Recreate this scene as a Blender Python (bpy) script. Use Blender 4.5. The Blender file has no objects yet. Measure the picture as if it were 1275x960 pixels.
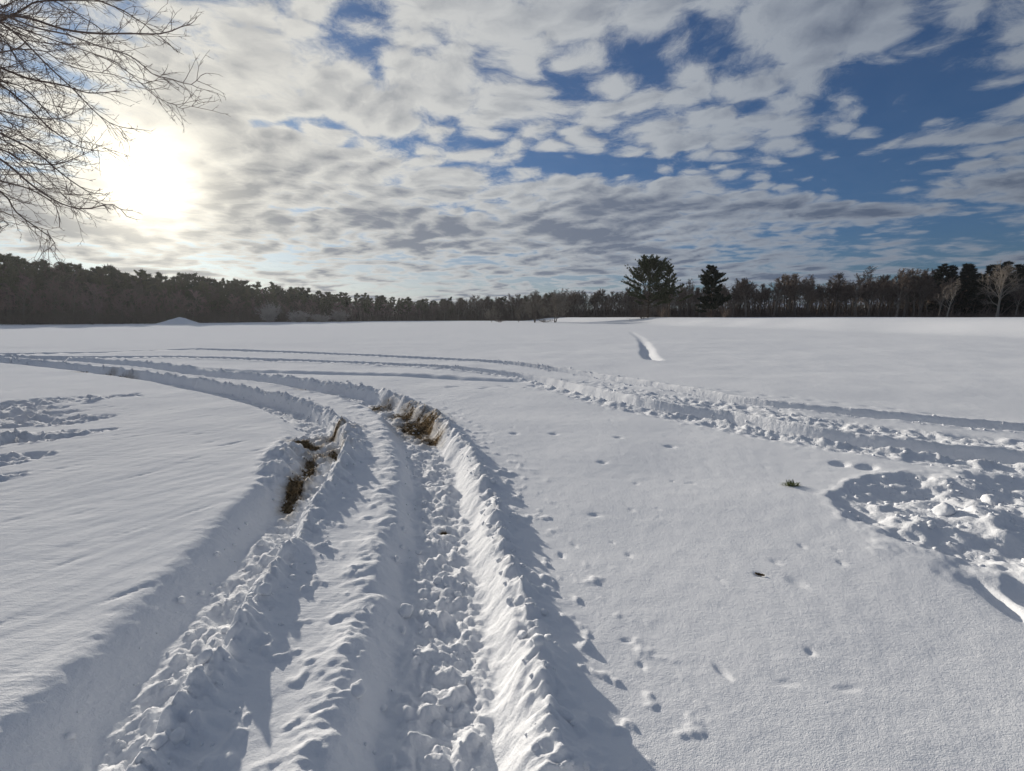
import bpy, math, random
import numpy as np
from mathutils import Vector
R_ = math.radians
SC = bpy.context.scene
COL = SC.collection

# ------------------------------------------------------------------ camera
CAM_H = 1.6
cam = bpy.data.cameras.new('camera'); cam_o = bpy.data.objects.new('camera', cam); COL.objects.link(cam_o)
cam.sensor_width = 36; cam.lens = 36 * 620 / 1275; cam.clip_start = 0.05; cam.clip_end = 6000
cam_o.location = (0, 0, CAM_H); cam_o.rotation_euler = (R_(90) - math.atan(85 / 620), 0, 0)
SC.camera = cam_o

# ------------------------------------------------------------------ sun, sky, exposure
SUN_DIR = Vector((-0.5637, 0.7995, 0.2075)).normalized()      # towards the sun
SUN_EL = math.asin(SUN_DIR.z); SUN_AZ = math.atan2(SUN_DIR.x, SUN_DIR.y)
sl = bpy.data.lights.new('sun', 'SUN'); sl.energy = 5.0; sl.angle = R_(1.0); sl.color = (1, 0.91, 0.78)
so = bpy.data.objects.new('sun', sl); COL.objects.link(so)
so.rotation_euler = (-SUN_DIR).to_track_quat('-Z', 'Y').to_euler(); so.location = SUN_DIR * 100
SC.view_settings.view_transform = 'Standard'; SC.view_settings.look = 'None'
SC.view_settings.gamma = 1; SC.view_settings.use_curve_mapping = False; SC.view_settings.exposure = 0.0
SC.cycles.use_denoising = True; SC.cycles.max_bounces = 4; SC.cycles.diffuse_bounces = 3; SC.cycles.glossy_bounces = 1
SC.cycles.use_adaptive_sampling = True; SC.cycles.adaptive_threshold = 0.02


class NT:
    """small helper for node trees"""
    def __init__(s, tree): s.t = tree; s.n = tree.nodes; s.l = tree.links
    def new(s, ty, **kw):
        n = s.n.new(ty)
        for k, v in kw.items(): setattr(n, k, v)
        return n
    def put(s, sock, v):
        if v is None: return
        if isinstance(v, bpy.types.NodeSocket): s.l.new(v, sock)
        else: sock.default_value = v
    def m(s, op, a, b=None, c=None, clamp=False):
        n = s.new('ShaderNodeMath', operation=op, use_clamp=clamp)
        for i, v in enumerate((a, b, c)): s.put(n.inputs[i], v)
        return n.outputs[0]
    def vm(s, op, a, b=None, scale=None):
        n = s.new('ShaderNodeVectorMath', operation=op)
        s.put(n.inputs[0], a); s.put(n.inputs[1], b)
        if scale is not None: s.put(n.inputs['Scale'], scale)
        return n.outputs['Value'] if op in ('DOT_PRODUCT', 'LENGTH', 'DISTANCE') else n.outputs[0]
    def noise(s, vec, scale, detail=4, rough=0.5, dist=0.0, dim='3D'):
        n = s.new('ShaderNodeTexNoise', noise_dimensions=dim)
        s.put(n.inputs['Vector'], vec); s.put(n.inputs['Scale'], scale); s.put(n.inputs['Detail'], detail)
        s.put(n.inputs['Roughness'], rough); s.put(n.inputs['Distortion'], dist)
        return n.outputs[0]
    def ramp(s, v, lo, hi, a=0.0, b=1.0, smooth=True):
        n = s.new('ShaderNodeMapRange', interpolation_type='SMOOTHSTEP' if smooth else 'LINEAR')
        for i, x in enumerate((v, lo, hi, a, b)): s.put(n.inputs[i], x)
        return n.outputs[0]
    def mix(s, f, a, b, blend='MIX'):
        n = s.new('ShaderNodeMix', data_type='RGBA', blend_type=blend)
        s.put(n.inputs[0], f); s.put(n.inputs[6], a); s.put(n.inputs[7], b)
        return n.outputs[2]
    def mapping(s, vec, loc=(0, 0, 0), rot=(0, 0, 0), sc=(1, 1, 1)):
        n = s.new('ShaderNodeMapping')
        s.put(n.inputs[0], vec); n.inputs[1].default_value = loc; n.inputs[2].default_value = rot; n.inputs[3].default_value = sc
        return n.outputs[0]


def rgb(r, g, b): return (r, g, b, 1.0)


def build_sky():
    w = bpy.data.worlds.new('World'); SC.world = w; w.use_nodes = True
    T = NT(w.node_tree); T.n.clear()
    sky = T.new('ShaderNodeTexSky', sky_type='NISHITA', sun_disc=False)
    sky.sun_elevation = SUN_EL; sky.sun_rotation = SUN_AZ; sky.air_density = 1.0; sky.dust_density = 0.6; sky.ozone_density = 2.5
    tc = T.new('ShaderNodeTexCoord')
    d = T.vm('NORMALIZE', tc.outputs['Generated'])
    sx = T.new('ShaderNodeSeparateXYZ'); T.put(sx.inputs[0], d)
    X, Y, Z = sx.outputs
    zc = T.m('ADD', T.m('MAXIMUM', Z, 0.0), 0.11)
    u = T.m('DIVIDE', X, zc); v = T.m('DIVIDE', Y, zc)
    cb = T.new('ShaderNodeCombineXYZ'); T.put(cb.inputs[0], u); T.put(cb.inputs[1], v)
    P = cb.outputs[0]                                            # point on the cloud layer
    cosang = T.vm('DOT_PRODUCT', d, tuple(SUN_DIR))
    ang = T.m('ARCCOSINE', T.m('MINIMUM', cosang, 0.99999))      # angle from the sun
    # cloud streets run away along the view direction: stretched noise, warped
    def noise_col(vec, scale, det):
        n = T.new('ShaderNodeTexNoise', noise_dimensions='2D'); T.put(n.inputs['Vector'], vec); n.inputs['Scale'].default_value = scale; n.inputs['Detail'].default_value = det
        return T.vm('SUBTRACT', n.outputs['Color'], (0.5, 0.5, 0.5))
    Q = T.vm('ADD', P, T.vm('SCALE', noise_col(P, 1.3, 3), scale=0.28))
    Qs = T.mapping(Q, (3.1, 0.4, 0), (0, 0, R_(12)), (1.0, 1.05, 1))
    Qf = T.vm('ADD', Qs, T.vm('SCALE', noise_col(Qs, 8.0, 6), scale=0.07))

    def density(shift=None, det=0):
        q = Qf if shift is None else T.vm('ADD', Qf, shift)
        big = T.noise(q, 0.8, 2, 0.5, dim='2D')
        mid = T.noise(q, 2.9, 9 - det, T.ramp(Z, 0.0, 0.25, 0.52, 0.70), 0.0, dim='2D')
        vo = T.new('ShaderNodeTexVoronoi', feature='F1', voronoi_dimensions='2D')
        T.put(vo.inputs['Vector'], q)
        vo.inputs['Scale'].default_value = 6.6; vo.inputs['Randomness'].default_value = 1.0
        puff = T.m('SUBTRACT', 0.40, T.m('SMOOTH_MIN', vo.outputs['Distance'], 0.62, 0.3))
        a = T.m('MULTIPLY_ADD', T.m('SUBTRACT', big, 0.49), 0.60, T.m('MULTIPLY', T.m('SUBTRACT', mid, 0.5), 1.05))
        return T.m('MULTIPLY_ADD', puff, T.ramp(Z, 0.03, 0.24, 0.10, 0.60), a)
    n0 = density()
    n1 = density((-0.05, 0.045, 0), 3)                              # a step towards the sun
    # openings and banks of the cloud deck (centre u, v, radii, amount)
    cover = 0.0
    for (cu, cv, ru, rv, am) in CLOUDS:
        vn = T.new('ShaderNodeVectorMath', operation='MULTIPLY_ADD')
        T.put(vn.inputs[0], P); vn.inputs[1].default_value = (1 / ru, 1 / rv, 0); vn.inputs[2].default_value = (-cu / ru, -cv / rv, 0)
        d2 = T.vm('DOT_PRODUCT', vn.outputs[0], vn.outputs[0])
        cover = T.m('MULTIPLY_ADD', T.m('POWER', 0.367879, d2), am, cover)
    dens = T.m('ADD', n0, cover); dens1 = T.m('ADD', n1, cover)
    alpha = T.ramp(dens, -0.23, 0.11, 0.05, 1.0)
    # veil near the horizon and round the sun
    hz = T.ramp(Z, 0.0, 0.26, 1.0, 0.0)
    sunside = T.ramp(ang, 0.15, 1.25, 1.0, 0.0)
    veil = T.m('MULTIPLY', T.m('MULTIPLY', hz, T.m('MULTIPLY_ADD', sunside, 0.85, 0.12)), 0.8)
    alpha = T.m('MAXIMUM', alpha, veil)
    thick = T.ramp(dens, -0.02, 0.66)
    lit = T.m('MULTIPLY', T.m('SUBTRACT', dens, dens1), 3.0)     # >0: thinner towards the sun -> lit edge
    shade = T.m('ADD', T.m('MULTIPLY', thick, 1.0), T.m('MULTIPLY', T.m('MAXIMUM', T.m('MINIMUM', lit, 1.0), -0.8), -0.45), clamp=True)
    shade = T.m('MINIMUM', T.m('MULTIPLY_ADD', T.ramp(Z, 0.02, 0.32, 0.95, 0.0), T.ramp(dens, -0.10, 0.35), shade), 1.0)
    bright = T.mix(sunside, rgb(0.34, 0.385, 0.455), rgb(0.70, 0.69, 0.65))
    dark = T.mix(sunside, rgb(0.12, 0.155, 0.23), rgb(0.22, 0.24, 0.28))
    cc = T.mix(shade, bright, dark)
    cc = T.mix(1.0, cc, T_rgb(T, T.ramp(ang, 0.5, 2.0, 1.0, 0.55)), 'MULTIPLY')
    # light of the sun spread in the cloud round it
    g1 = T.m('EXPONENT', T.m('MULTIPLY', T.m('POWER', T.m('DIVIDE', ang, 0.055), 1.4), -1.0))
    g2 = T.m('EXPONENT', T.m('DIVIDE', ang, -0.12))
    glow = T.mix(1.0, T.mix(1.0, rgb(1.5, 1.4, 1.15), T_rgb(T, g1), 'MULTIPLY'), T.mix(1.0, rgb(0.50, 0.42, 0.26), T_rgb(T, g2), 'MULTIPLY'), 'ADD')
    cc = T.mix(1.0, cc, glow, 'ADD')
    b_sky = T.new('ShaderNodeBackground'); b_cl = T.new('ShaderNodeBackground')
    T.put(b_sky.inputs[0], T.mix(1.0, sky.outputs[0], T.mix(T.ramp(Z, 0.0, 0.3), rgb(0.44, 0.68, 1.12), rgb(0.54, 0.80, 1.18)), 'MULTIPLY')); b_sky.inputs[1].default_value = 0.055
    T.put(b_cl.inputs[0], cc); b_cl.inputs[1].default_value = 1.0
    ms = T.new('ShaderNodeMixShader')
    T.put(ms.inputs[0], T.m('MULTIPLY', alpha, 0.96)); T.l.new(b_sky.outputs[0], ms.inputs[1]); T.l.new(b_cl.outputs[0], ms.inputs[2])
    out = T.new('ShaderNodeOutputWorld'); T.l.new(ms.outputs[0], out.inputs[0])
    w.cycles.sampling_method = 'MANUAL'; w.cycles.sample_map_resolution = 512


def T_rgb(T, v):
    n = T.new('ShaderNodeCombineColor')
    for i in range(3): T.put(n.inputs[i], v)
    return n.outputs[0]


CLOUDS = [(1.72, 2.45, 0.40, 0.30, -0.40), (1.38, 1.83, 0.25, 0.20, -0.30), (0.42, 2.50, 0.45, 0.12, -0.34), (0.33, 1.66, 0.26, 0.14, -0.30),
          (2.6, 3.3, 0.8, 0.7, -0.22), (-0.83, 2.05, 0.28, 0.06, -0.22), (0.88, 2.18, 0.26, 0.13, 0.30), (0.80, 1.52, 0.3, 0.15, 0.12), (-0.1, 2.0, 0.45, 0.3, 0.08),
          (-0.2, 3.6, 1.6, 0.9, 0.25), (-1.75, 2.7, 0.9, 0.7, 0.35), (1.75, 2.95, 0.6, 0.20, 0.28), (2.3, 2.5, 0.5, 0.25, 0.22), (-0.95, 1.85, 0.6, 0.3, 0.08), (-0.45, 1.62, 0.10, 0.22, -0.22), (-0.45, 2.25, 0.3, 0.08, -0.22), (1.15, 1.50, 0.12, 0.22, -0.25), (0.6, 2.9, 0.5, 0.2, 0.12)]
build_sky()

# ------------------------------------------------------------------ generic helpers
MATS = {}


def mat(name, fn):
    if name not in MATS:
        m = bpy.data.materials.new(name); m.use_nodes = True
        T = NT(m.node_tree); T.n.clear()
        out = T.new('ShaderNodeOutputMaterial'); p = T.new('ShaderNodeBsdfPrincipled')
        T.l.new(p.outputs[0], out.inputs[0])
        fn(T, p, out); MATS[name] = m
    return MATS[name]


def mesh_np(name, V, F, smooth=True):
    """V (n,3), F (m,k) -> mesh"""
    V = np.ascontiguousarray(V, dtype=np.float32); F = np.ascontiguousarray(F, dtype=np.int32)
    me = bpy.data.meshes.new(name); m, k = F.shape
    me.vertices.add(len(V)); me.vertices.foreach_set('co', V.ravel())
    me.loops.add(m * k); me.loops.foreach_set('vertex_index', F.ravel())
    me.polygons.add(m); me.polygons.foreach_set('loop_start', np.arange(0, m * k, k, dtype=np.int32))
    me.polygons.foreach_set('use_smooth', np.full(m, smooth, dtype=bool))
    me.update(calc_edges=True)
    return me


def add(name, me, material=None, parent=None, **props):
    o = bpy.data.objects.new(name, me); COL.objects.link(o)
    if material is not None and me is not None and not me.materials: me.materials.append(material)
    if parent is not None: o.parent = parent
    for k, v in props.items(): o[k] = v
    return o


def hash2(ix, iy, seed):
    h = (ix.astype(np.int64) * 374761393 + iy.astype(np.int64) * 668265263 + seed * 974711) & 0xFFFFFFFF
    h = ((h ^ (h >> 13)) * 1274126177) & 0xFFFFFFFF
    h = ((h ^ (h >> 16)) * 2246822519) & 0xFFFFFFFF
    return h ^ (h >> 15)


def pn(x, y, seed=0):
    """2-D gradient noise, about -0.7..0.7"""
    fx = np.floor(x); fy = np.floor(y); dx = x - fx; dy = y - fy
    ux = dx * dx * dx * (dx * (dx * 6 - 15) + 10); uy = dy * dy * dy * (dy * (dy * 6 - 15) + 10)
    def g(ox, oy):
        a = hash2(fx + ox, fy + oy, seed).astype(np.float64) * (2 * np.pi / 4294967296.0)
        return np.cos(a) * (dx - ox) + np.sin(a) * (dy - oy)
    a = g(0, 0); b = g(1, 0); c = g(0, 1); d = g(1, 1)
    ab = a + (b - a) * ux; cd = c + (d - c) * ux
    return ab + (cd - ab) * uy


def fbm(x, y, oct=4, seed=0, gain=0.5):
    s = 0; a = 1.0
    for i in range(oct):
        s = s + a * pn(x, y, seed + i * 17); x = x * 2.03 + 5.2; y = y * 2.03 + 1.7; a *= gain
    return s


def sstep(a, b, x):
    t = np.clip((x - a) / (b - a), 0, 1); return t * t * (3 - 2 * t)


def smooth_poly(pts, step=0.15):
    """Catmull-Rom through the points"""
    P = np.array(pts, float); P = np.vstack([2 * P[0] - P[1], P, 2 * P[-1] - P[-2]])
    out = []
    for i in range(1, len(P) - 2):
        n = max(2, int(np.linalg.norm(P[i + 1] - P[i]) / step)); t = np.linspace(0, 1, n, endpoint=False)[:, None]
        out.append(0.5 * (2 * P[i] + (P[i + 1] - P[i - 1]) * t + (2 * P[i - 1] - 5 * P[i] + 4 * P[i + 1] - P[i + 2]) * t ** 2
                          + (-P[i - 1] + 3 * P[i] - 3 * P[i + 1] + P[i + 2]) * t ** 3))
    out.append(P[-2][None]); return np.vstack(out)


def lateral(x, y, line):
    """signed side distance (right of travel > 0) and arc length to a polyline, for flat arrays"""
    best = np.full(x.shape, 1e9); S = np.zeros(x.shape); Tt = np.zeros(x.shape); acc = 0.0
    for (a, b) in zip(line[:-1], line[1:]):
        e = b - a; L = math.hypot(*e)
        if L < 1e-6: continue
        px = x - a[0]; py = y - a[1]
        t = np.clip((px * e[0] + py * e[1]) / (L * L), 0, 1)
        qx = px - t * e[0]; qy = py - t * e[1]; d2 = qx * qx + qy * qy
        k = d2 < best
        side = np.sign((px * e[1] - py * e[0]))
        best[k] = d2[k]; S[k] = (side * np.sqrt(d2))[k]; Tt[k] = (acc + t * L)[k]; acc += L
    return S, Tt


# ------------------------------------------------------------------ the snow field (metres; camera stands at 0,0)
RUT_LEFT = [(-1.58, 0.96), (-1.67, 1.32), (-1.71, 1.57), (-1.71, 1.78), (-1.74, 2.1), (-1.81, 2.55), (-1.92, 3.21), (-2.04, 3.99), (-2.21, 5.1), (-2.47, 6.1), (-3.02, 7.27), (-3.83, 8.42), (-4.98, 9.59), (-6.77, 11.01), (-9.28, 12.91), (-12.05, 14.64), (-15.41, 16.62), (-18.72, 18.16), (-23.99, 19.6), (-31.54, 20.84)]
RUT_RIGHT = [(-0.26, 0.79), (-0.32, 1.32), (-0.35, 1.59), (-0.37, 1.9), (-0.42, 2.37), (-0.50, 2.85), (-0.66, 3.91), (-0.91, 5.24), (-1.22, 6.3), (-1.78, 7.87), (-2.53, 9.23), (-3.53, 10.42), (-4.78, 11.4), (-6.57, 12.74), (-8.94, 14.22), (-11.66, 16.08), (-15.2, 18.16), (-18.42, 19.4), (-22.66, 20.41), (-32.91, 21.75)]
RUT_FAR = [(9.88, 5.1), (8.47, 6.3), (7.46, 7.1), (6.88, 7.44), (6.07, 8.0), (5.18, 8.72), (4.43, 9.59), (3.77, 10.89), (2.91, 12.57), (1.53, 15.09), (-0.5, 17.83), (-3.09, 19.6), (-6.44, 21.28), (-11.55, 23.28), (-15.64, 25.05), (-17.59, 23.84), (-19.73, 22.75), (-22.63, 21.99), (-30.06, 22.24)]
RUT_NEAR = [(7.99, 4.08), (6.66, 4.91), (5.82, 5.49), (5.38, 5.76), (4.76, 6.22), (4.26, 6.75), (3.86, 7.27), (3.47, 8.06), (2.89, 8.72), (2.23, 9.59), (1.5, 11.14), (0.48, 13.26), (-0.9, 14.86), (-3.76, 16.91), (-6.97, 18.16), (-10.48, 19.22), (-14.27, 20.2), (-17.36, 19.99), (-20.8, 20.2)]
GROOVE = [(0.55, 12.34), (-0.78, 12.74), (-2.56, 13.44), (-5.48, 14.22), (-8.07, 14.75), (-10.28, 15.57)]
DITCH = [(5.35, 18.7), (6.1, 22.4), (7.6, 28.3), (10.1, 39.6), (13.0, 54), (17.0, 66)]
MUD = [(-1.48, 7.75, .38, .85, 1.0), (-1.90, 8.7, .34, .55, .8), (-1.14, 6.85, .22, .4, .8), (-2.55, 9.5, .34, .4, .65), (-2.17, 4.75, .10, .55, 1.1),
       (-2.30, 5.5, .10, .6, .9), (-2.72, 6.45, .25, .2, .95), (-2.35, 6.0, .34, .5, .6), (-2.5, 6.9, .34, .3, .62), (-11.3, 14.2, .6, .3, 1.0),
       (-12.4, 14.8, .5, .3, .9), (-4.4, 10.95, .35, .2, .8), (-0.56, 3.86, .05, .025, 1.1)]


def ellip(x, y, cx, cy, rx, ry, rot=0.0):
    c, s = math.cos(rot), math.sin(rot); a = (x - cx) * c + (y - cy) * s; b = -(x - cx) * s + (y - cy) * c
    return np.sqrt((a / rx) ** 2 + (b / ry) ** 2)


def snow_height(x, y):
    """height and mud amount for flat arrays of points"""
    r = np.hypot(x, y)
    near = r < 60
    h = 0.05 * fbm(x / 7, y / 7, 2, 3) + 0.022 * fbm(x / 2.3, y / 2.3, 2, 9)
    h = h * (1 - 0.6 * sstep(30, 80, r))
    # long swells of the field farther out
    h += 0.30 * pn(x / 60, y / 45, 21) * sstep(25, 70, r)
    # the field steps up a little on the far right
    h += 1.5 * sstep(38, 52, x + 0.2 * np.maximum(y - 55, 0) + 1.2 * pn(x / 9, y / 9, 22)) * sstep(10, 30, y)
    mud = np.zeros_like(x); rough = np.zeros_like(x)
    # --- near detail only where it matters
    k = np.where(near)[0]; X = x[k]; Y = y[k]; hh = h[k]; M = np.zeros_like(X); RG = np.zeros_like(X)
    # wind-combed relief
    ca, sa = math.cos(R_(55)), math.sin(R_(55))
    wx = X * ca + Y * sa; wy = -X * sa + Y * ca
    hh += (0.004 * pn(wx / 0.8, wy / 0.13, 31) + 0.003 * pn(wx / 0.35, wy / 0.06, 32)) * (0.12 + 0.88 * sstep(0.3, -1.6, X))
    hh += 0.0028 * fbm(X / 0.16, Y / 0.16, 3, 41) + 0.010 * pn(X / .9, Y / .9, 43)
    streak = pn(wx / 0.55, wy / 0.10, 33)
    hh += np.where(X < -0.8, -0.018 * sstep(0.42, 0.6, streak), 0)

    def rut(line, w, wall_l, wall_r, depth, berm_l, berm_r, seed, rubble, pad=1.6, off=0.0, ribl=0.02, edge_n=1.0, ribr=0.02, edge_r=1.0):
        nonlocal hh, RG
        P = smooth_poly(line, 0.35)
        j = np.where((X > P[:, 0].min() - pad) & (X < P[:, 0].max() + pad) & (Y > P[:, 1].min() - pad) & (Y < P[:, 1].max() + pad))[0]
        S, T = lateral(X[j], Y[j], P[::8] if len(P) % 8 == 1 else np.vstack([P[::8], P[-1:]]))
        j = j[np.abs(S) < pad + .35]; S, T = lateral(X[j], Y[j], P)
        q = np.where(np.abs(S) < pad)[0]; j = j[q]; S = S[q]; T = T[q]; xx = X[j]; yy = Y[j]
        S = S - off; en = np.where(S < 0, edge_n, edge_r); S = S + en * (0.05 * pn(T / 0.7, T * 0 + seed, seed) + 0.018 * pn(T / 0.21, xx / .4, seed + 1) + 0.03 * pn(xx / .3, yy / .3, seed + 2))
        dvar = depth * (1 + 0.25 * pn(T / 1.7, T * 0 + .3, seed + 3))
        # wheel-torn walls: ribs across the wall
        rib = (pn(T / 0.085 + S * 6 + 1.5 * pn(xx / .3, yy / .3, seed + 40), S / 0.22, seed + 4) + 0.5 * pn(T / 0.04, S / 0.1, seed + 5)) * (0.35 + 0.9 * np.abs(pn(T / .45, S / .3, seed + 41))) + 0.75 * fbm(xx / .10, yy / .10, 3, seed + 42) + 0.6 * pn(xx / .22, yy / .22, seed + 43)
        inr = sstep(w + wall_r, w, S) * sstep(-w - wall_l, -w, S)
        bump = fbm(xx / 0.19, yy / 0.19, 4, seed + 6, 0.55); bil = np.abs(fbm(xx / 0.12, yy / 0.12, 3, seed + 7))
        carve = -dvar * inr
        inside = sstep(w + 0.05, w - 0.08, np.abs(S))
        carve += inside * rubble * (0.06 * bump + 0.075 * bil + 0.07 * np.maximum(fbm(xx / .42, yy / .42, 2, seed + 30), 0) - 0.02)
        wallr = sstep(w - 0.05, w + 0.05, S) * sstep(w + wall_r + 0.22, w + wall_r, S)
        walll = sstep(-w + 0.05, -w - 0.05, S) * sstep(-w - wall_l - 0.1, -w - wall_l, S)
        carve += (wallr * ribr + walll * ribl) * rib
        out = hh[j] * (1 - 0.7 * inr) + carve
        for sg, (bh, jag), wl in ((1, berm_r, wall_r), (-1, berm_l, wall_l)):
            s = S * sg - (w + wl)
            crest = np.exp(-np.abs(np.where(s < 0.05, (s - 0.05) / 0.085, (s - 0.05) / 0.10)) ** 1.35)
            nz = 0.55 + jag * (0.9 * pn(T / 0.22, T * 0 + 2.5, seed + 8 + sg) + 1.0 * np.abs(pn(T / 0.06 + s * 4, s / 0.22, seed + 11 + sg)) + 0.6 * fbm(xx / .11, yy / .11, 3, seed + 14 + sg))
            out = out + bh * crest * np.maximum(nz, 0.0)
            # crumbs thrown outside
            thrown = sstep(0.9, 0.1, s) * sstep(-0.02, 0.12, s) * min(1.0, bh * 9)
            lump = fbm(xx / .14, yy / .14, 3, seed + 20 + sg) - 0.22 + 0.3 * pn(T / .9, T * 0 + 7, seed + 23)
            out = out + thrown * 0.075 * jag * np.maximum(lump, 0)
        hh[j] = out
        RG[j] = np.maximum(RG[j], np.clip(inr + sstep(0.5, 0.1, np.abs(np.abs(S) - w)), 0, 1))

    # the groove and the far pair first, then the foreground pair
    P = smooth_poly(GROOVE, 0.4); j = np.where((Y > 11.5) & (Y < 17) & (X < 1.5) & (X > -11.5))[0]; S, T = lateral(X[j], Y[j], P)
    hh[j] -= 0.07 * np.exp(-(S / 0.16) ** 2) * (1 + 0.5 * pn(T / .6, T * 0, 71)); hh[j] += 0.03 * np.exp(-((S - .35) / 0.25) ** 2) * (1 + pn(T / .4, T * 0, 72))
    P = smooth_poly(DITCH, 0.8); j = np.where((Y > 17) & (X > 3))[0]; S, T = lateral(X[j], Y[j], P)
    S = S + .12 * pn(T / 4, T * 0, 73) + .04 * pn(T / .5, T * 0, 75)
    hh[j] -= 0.15 * sstep(-0.40, -0.05, S) * sstep(0.45, -0.05, S) * sstep(-0.1, 0.8, T + 0.5 * S + 0.2 * pn(X[j] / .4, Y[j] / .4, 74)) * (1 - 0.75 * sstep(3, 22, T)) * (1 - sstep(28, 42, T))
    rut(RUT_FAR, 0.25, 0.16, 0.09, 0.25, (0.03, 0.7), (0.03, 0.7), 100, 0.6, ribr=0.006, edge_r=0.35, edge_n=.6)
    rut(RUT_NEAR, 0.27, 0.18, 0.08, 0.22, (0.06, 1.0), (0.03, 0.8), 200, 0.6, ribr=0.006, edge_r=0.4, edge_n=.6)
    # churned snow between the far pair, towards the right
    Pm = smooth_poly(RUT_NEAR, 0.6); S = np.full_like(X, 9.0); T = np.full_like(X, 99.0); j = np.where((X > 0.5) & (X < 11) & (Y > 3) & (Y < 13))[0]; S[j], T[j] = lateral(X[j], Y[j], Pm)
    ch = (sstep(1.35, 1.0, S) * sstep(0.30, 0.55, S) + sstep(-1.1, -0.6, S) * sstep(-0.28, -0.5, S)) * sstep(15, 7, T)
    bb = fbm(X / .32, Y / .32, 4, 301, .55); b2 = np.abs(fbm(X / .15, Y / .15, 3, 302))
    hh += ch * (0.05 * bb + 0.05 * b2 - 0.03)
    RG = np.maximum(RG, ch)
    rut(RUT_LEFT, 0.14, 0.36, 0.09, 0.165, (0.006, 0.3), (0.12, 0.95), 400, 0.8, off=0.12, ribl=0.006, edge_n=0.35)
    rut(RUT_RIGHT, 0.20, 0.22, 0.19, 0.15, (0.025, 1.1), (0.115, 0.85), 500, 0.85, off=0.07, ribl=0.02, edge_n=1.6)
    # churned, part thawed stretch of the left rut at the bend
    e = ellip(X, Y, -2.35, 5.9, 0.60, 1.6, R_(14)); c = sstep(1.2, 0.6, e)
    hh += c * (0.10 * fbm(X / .24, Y / .24, 5, 311, .6) + 0.07 * np.abs(fbm(X / .13, Y / .13, 3, 312)) + 0.03); RG = np.maximum(RG, c)
    # trampled hollow on the right
    wob = 0.22 * fbm(X / .5, Y / .5, 5, 321, .6)
    e = ellip(X, Y, 3.75, 3.95, 1.15, 0.8, R_(35)) + wob
    e2 = ellip(X, Y, 4.9, 3.7, 1.3, 1.2) + wob
    e3 = ellip(X, Y, 3.35, 3.1, 0.75, 0.42, R_(35)) + wob
    c = np.maximum(sstep(1.16, 0.78, e), np.maximum(sstep(1.15, .75, e2), 0.4 * sstep(1.15, .6, e3)))
    rim = np.exp(-((np.minimum(e, e2) - 1.06) / 0.07) ** 2)
    lum = fbm(X / .50, Y / .42, 4, 331, .48)
    big = sstep(0.02, 0.34, pn(X / .62 + .3, Y / .5, 333))
    hh += -0.06 * c + 0.015 * rim + c * (0.06 * big * sstep(2.6, 3.7, X) + 0.085 * lum + 0.05 * np.abs(fbm(X / .17, Y / .17, 3, 334)))
    RG = np.maximum(RG, c)
    # trodden patch on the left
    for (cx, cy, rx, ry, ro) in ((-8.8, 9.3, 1.6, .5, 30), (-7.2, 7.6, .9, .4, 30), (-6.4, 6.6, .7, .35, 25), (-5.9, 5.5, .6, .3, 20), (-9.2, 7.8, 2.0, 1.0, 20), (-7.2, 6.0, 1.0, .6, 20), (-5.5, 4.7, .6, .3, 15)):
        e = ellip(X, Y, cx, cy, rx, ry, R_(ro)) + 0.5 * fbm(X / .5, Y / .5, 3, 341)
        c = sstep(1.05, 0.8, e)
        hh += c * (-0.03 + 0.10 * fbm(X / .30, Y / .30, 5, 345, .6) + 0.06 * np.abs(fbm(X / .16, Y / .16, 3, 346))); RG = np.maximum(RG, c)
    # foot and hoof prints, pits
    rnd = random.Random(5)
    pits = [(3.60, 5.30, .11, .075, 40, .10), (3.80, 5.16, .12, .075, 30, .10), (2.80, 2.66, .055, .20, -20, .10), (3.03, 2.76, .07, .17, -35, .10), (3.18, 2.6, .1, .1, 0, .08),
            (1.43, 6.52, .05, .04, 0, .05), (1.01, 5.4, .05, .04, 0, .04), (0.57, 2.28, .028, .014, 0, .02), (0.6, 2.1, .014, .025, 0, .02), (0.95, 2.05, .018, .05, 20, .025),
            (1.73, 2.84, .045, .06, 20, .02), (0.68, 3.91, .05, .03, 0, .03), (1.99, 6.1, .07, .05, 0, .05), (0.03, 6.75, .06, .05, 0, .05), (0.34, 3.21, .02, .04, 0, .03),
            (1.55, 2.93, .03, .02, 0, .03), (2.05, 3.33, .02, .03, 0, .02), (0.58, 6.75, .06, .05, 0, .05), (1.2, 1.98, .04, .02, 0, .012), (1.45, 1.95, .06, .015, 10, .012)]
    for i in range(60):
        a = R_(rnd.uniform(-5, 42)); d = rnd.uniform(2.0, 11) ; pits.append((d * math.sin(a), d * math.cos(a), rnd.uniform(.012, .035), rnd.uniform(.012, .03), rnd.uniform(0, 180), rnd.uniform(.01, .028)))
    for i in range(16):
        t = i / 15; pits.append((2.6 + 4.4 * t, 13.2 - 5.0 * t + rnd.uniform(-.08, .08), .10, .05, -40, .05))
    for i in range(14):
        pits.append((-1.6 + rnd.uniform(0, 4), 12.6 - rnd.uniform(0, 1.8), rnd.uniform(.06, .16), rnd.uniform(.05, .08), rnd.uniform(-30, 30), .05))
    for (cx, cy, rx, ry, ro, dp) in pits:
        j = np.where((np.abs(X - cx) < .6) & (np.abs(Y - cy) < .6))[0]
        e = ellip(X[j], Y[j], cx, cy, rx * 1.05, ry * 1.05, R_(ro))
        hh[j] += -.5 * dp * np.exp(-e ** 2.0) + 0.06 * dp * np.exp(-((e - 1.25) / .3) ** 2)
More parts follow.
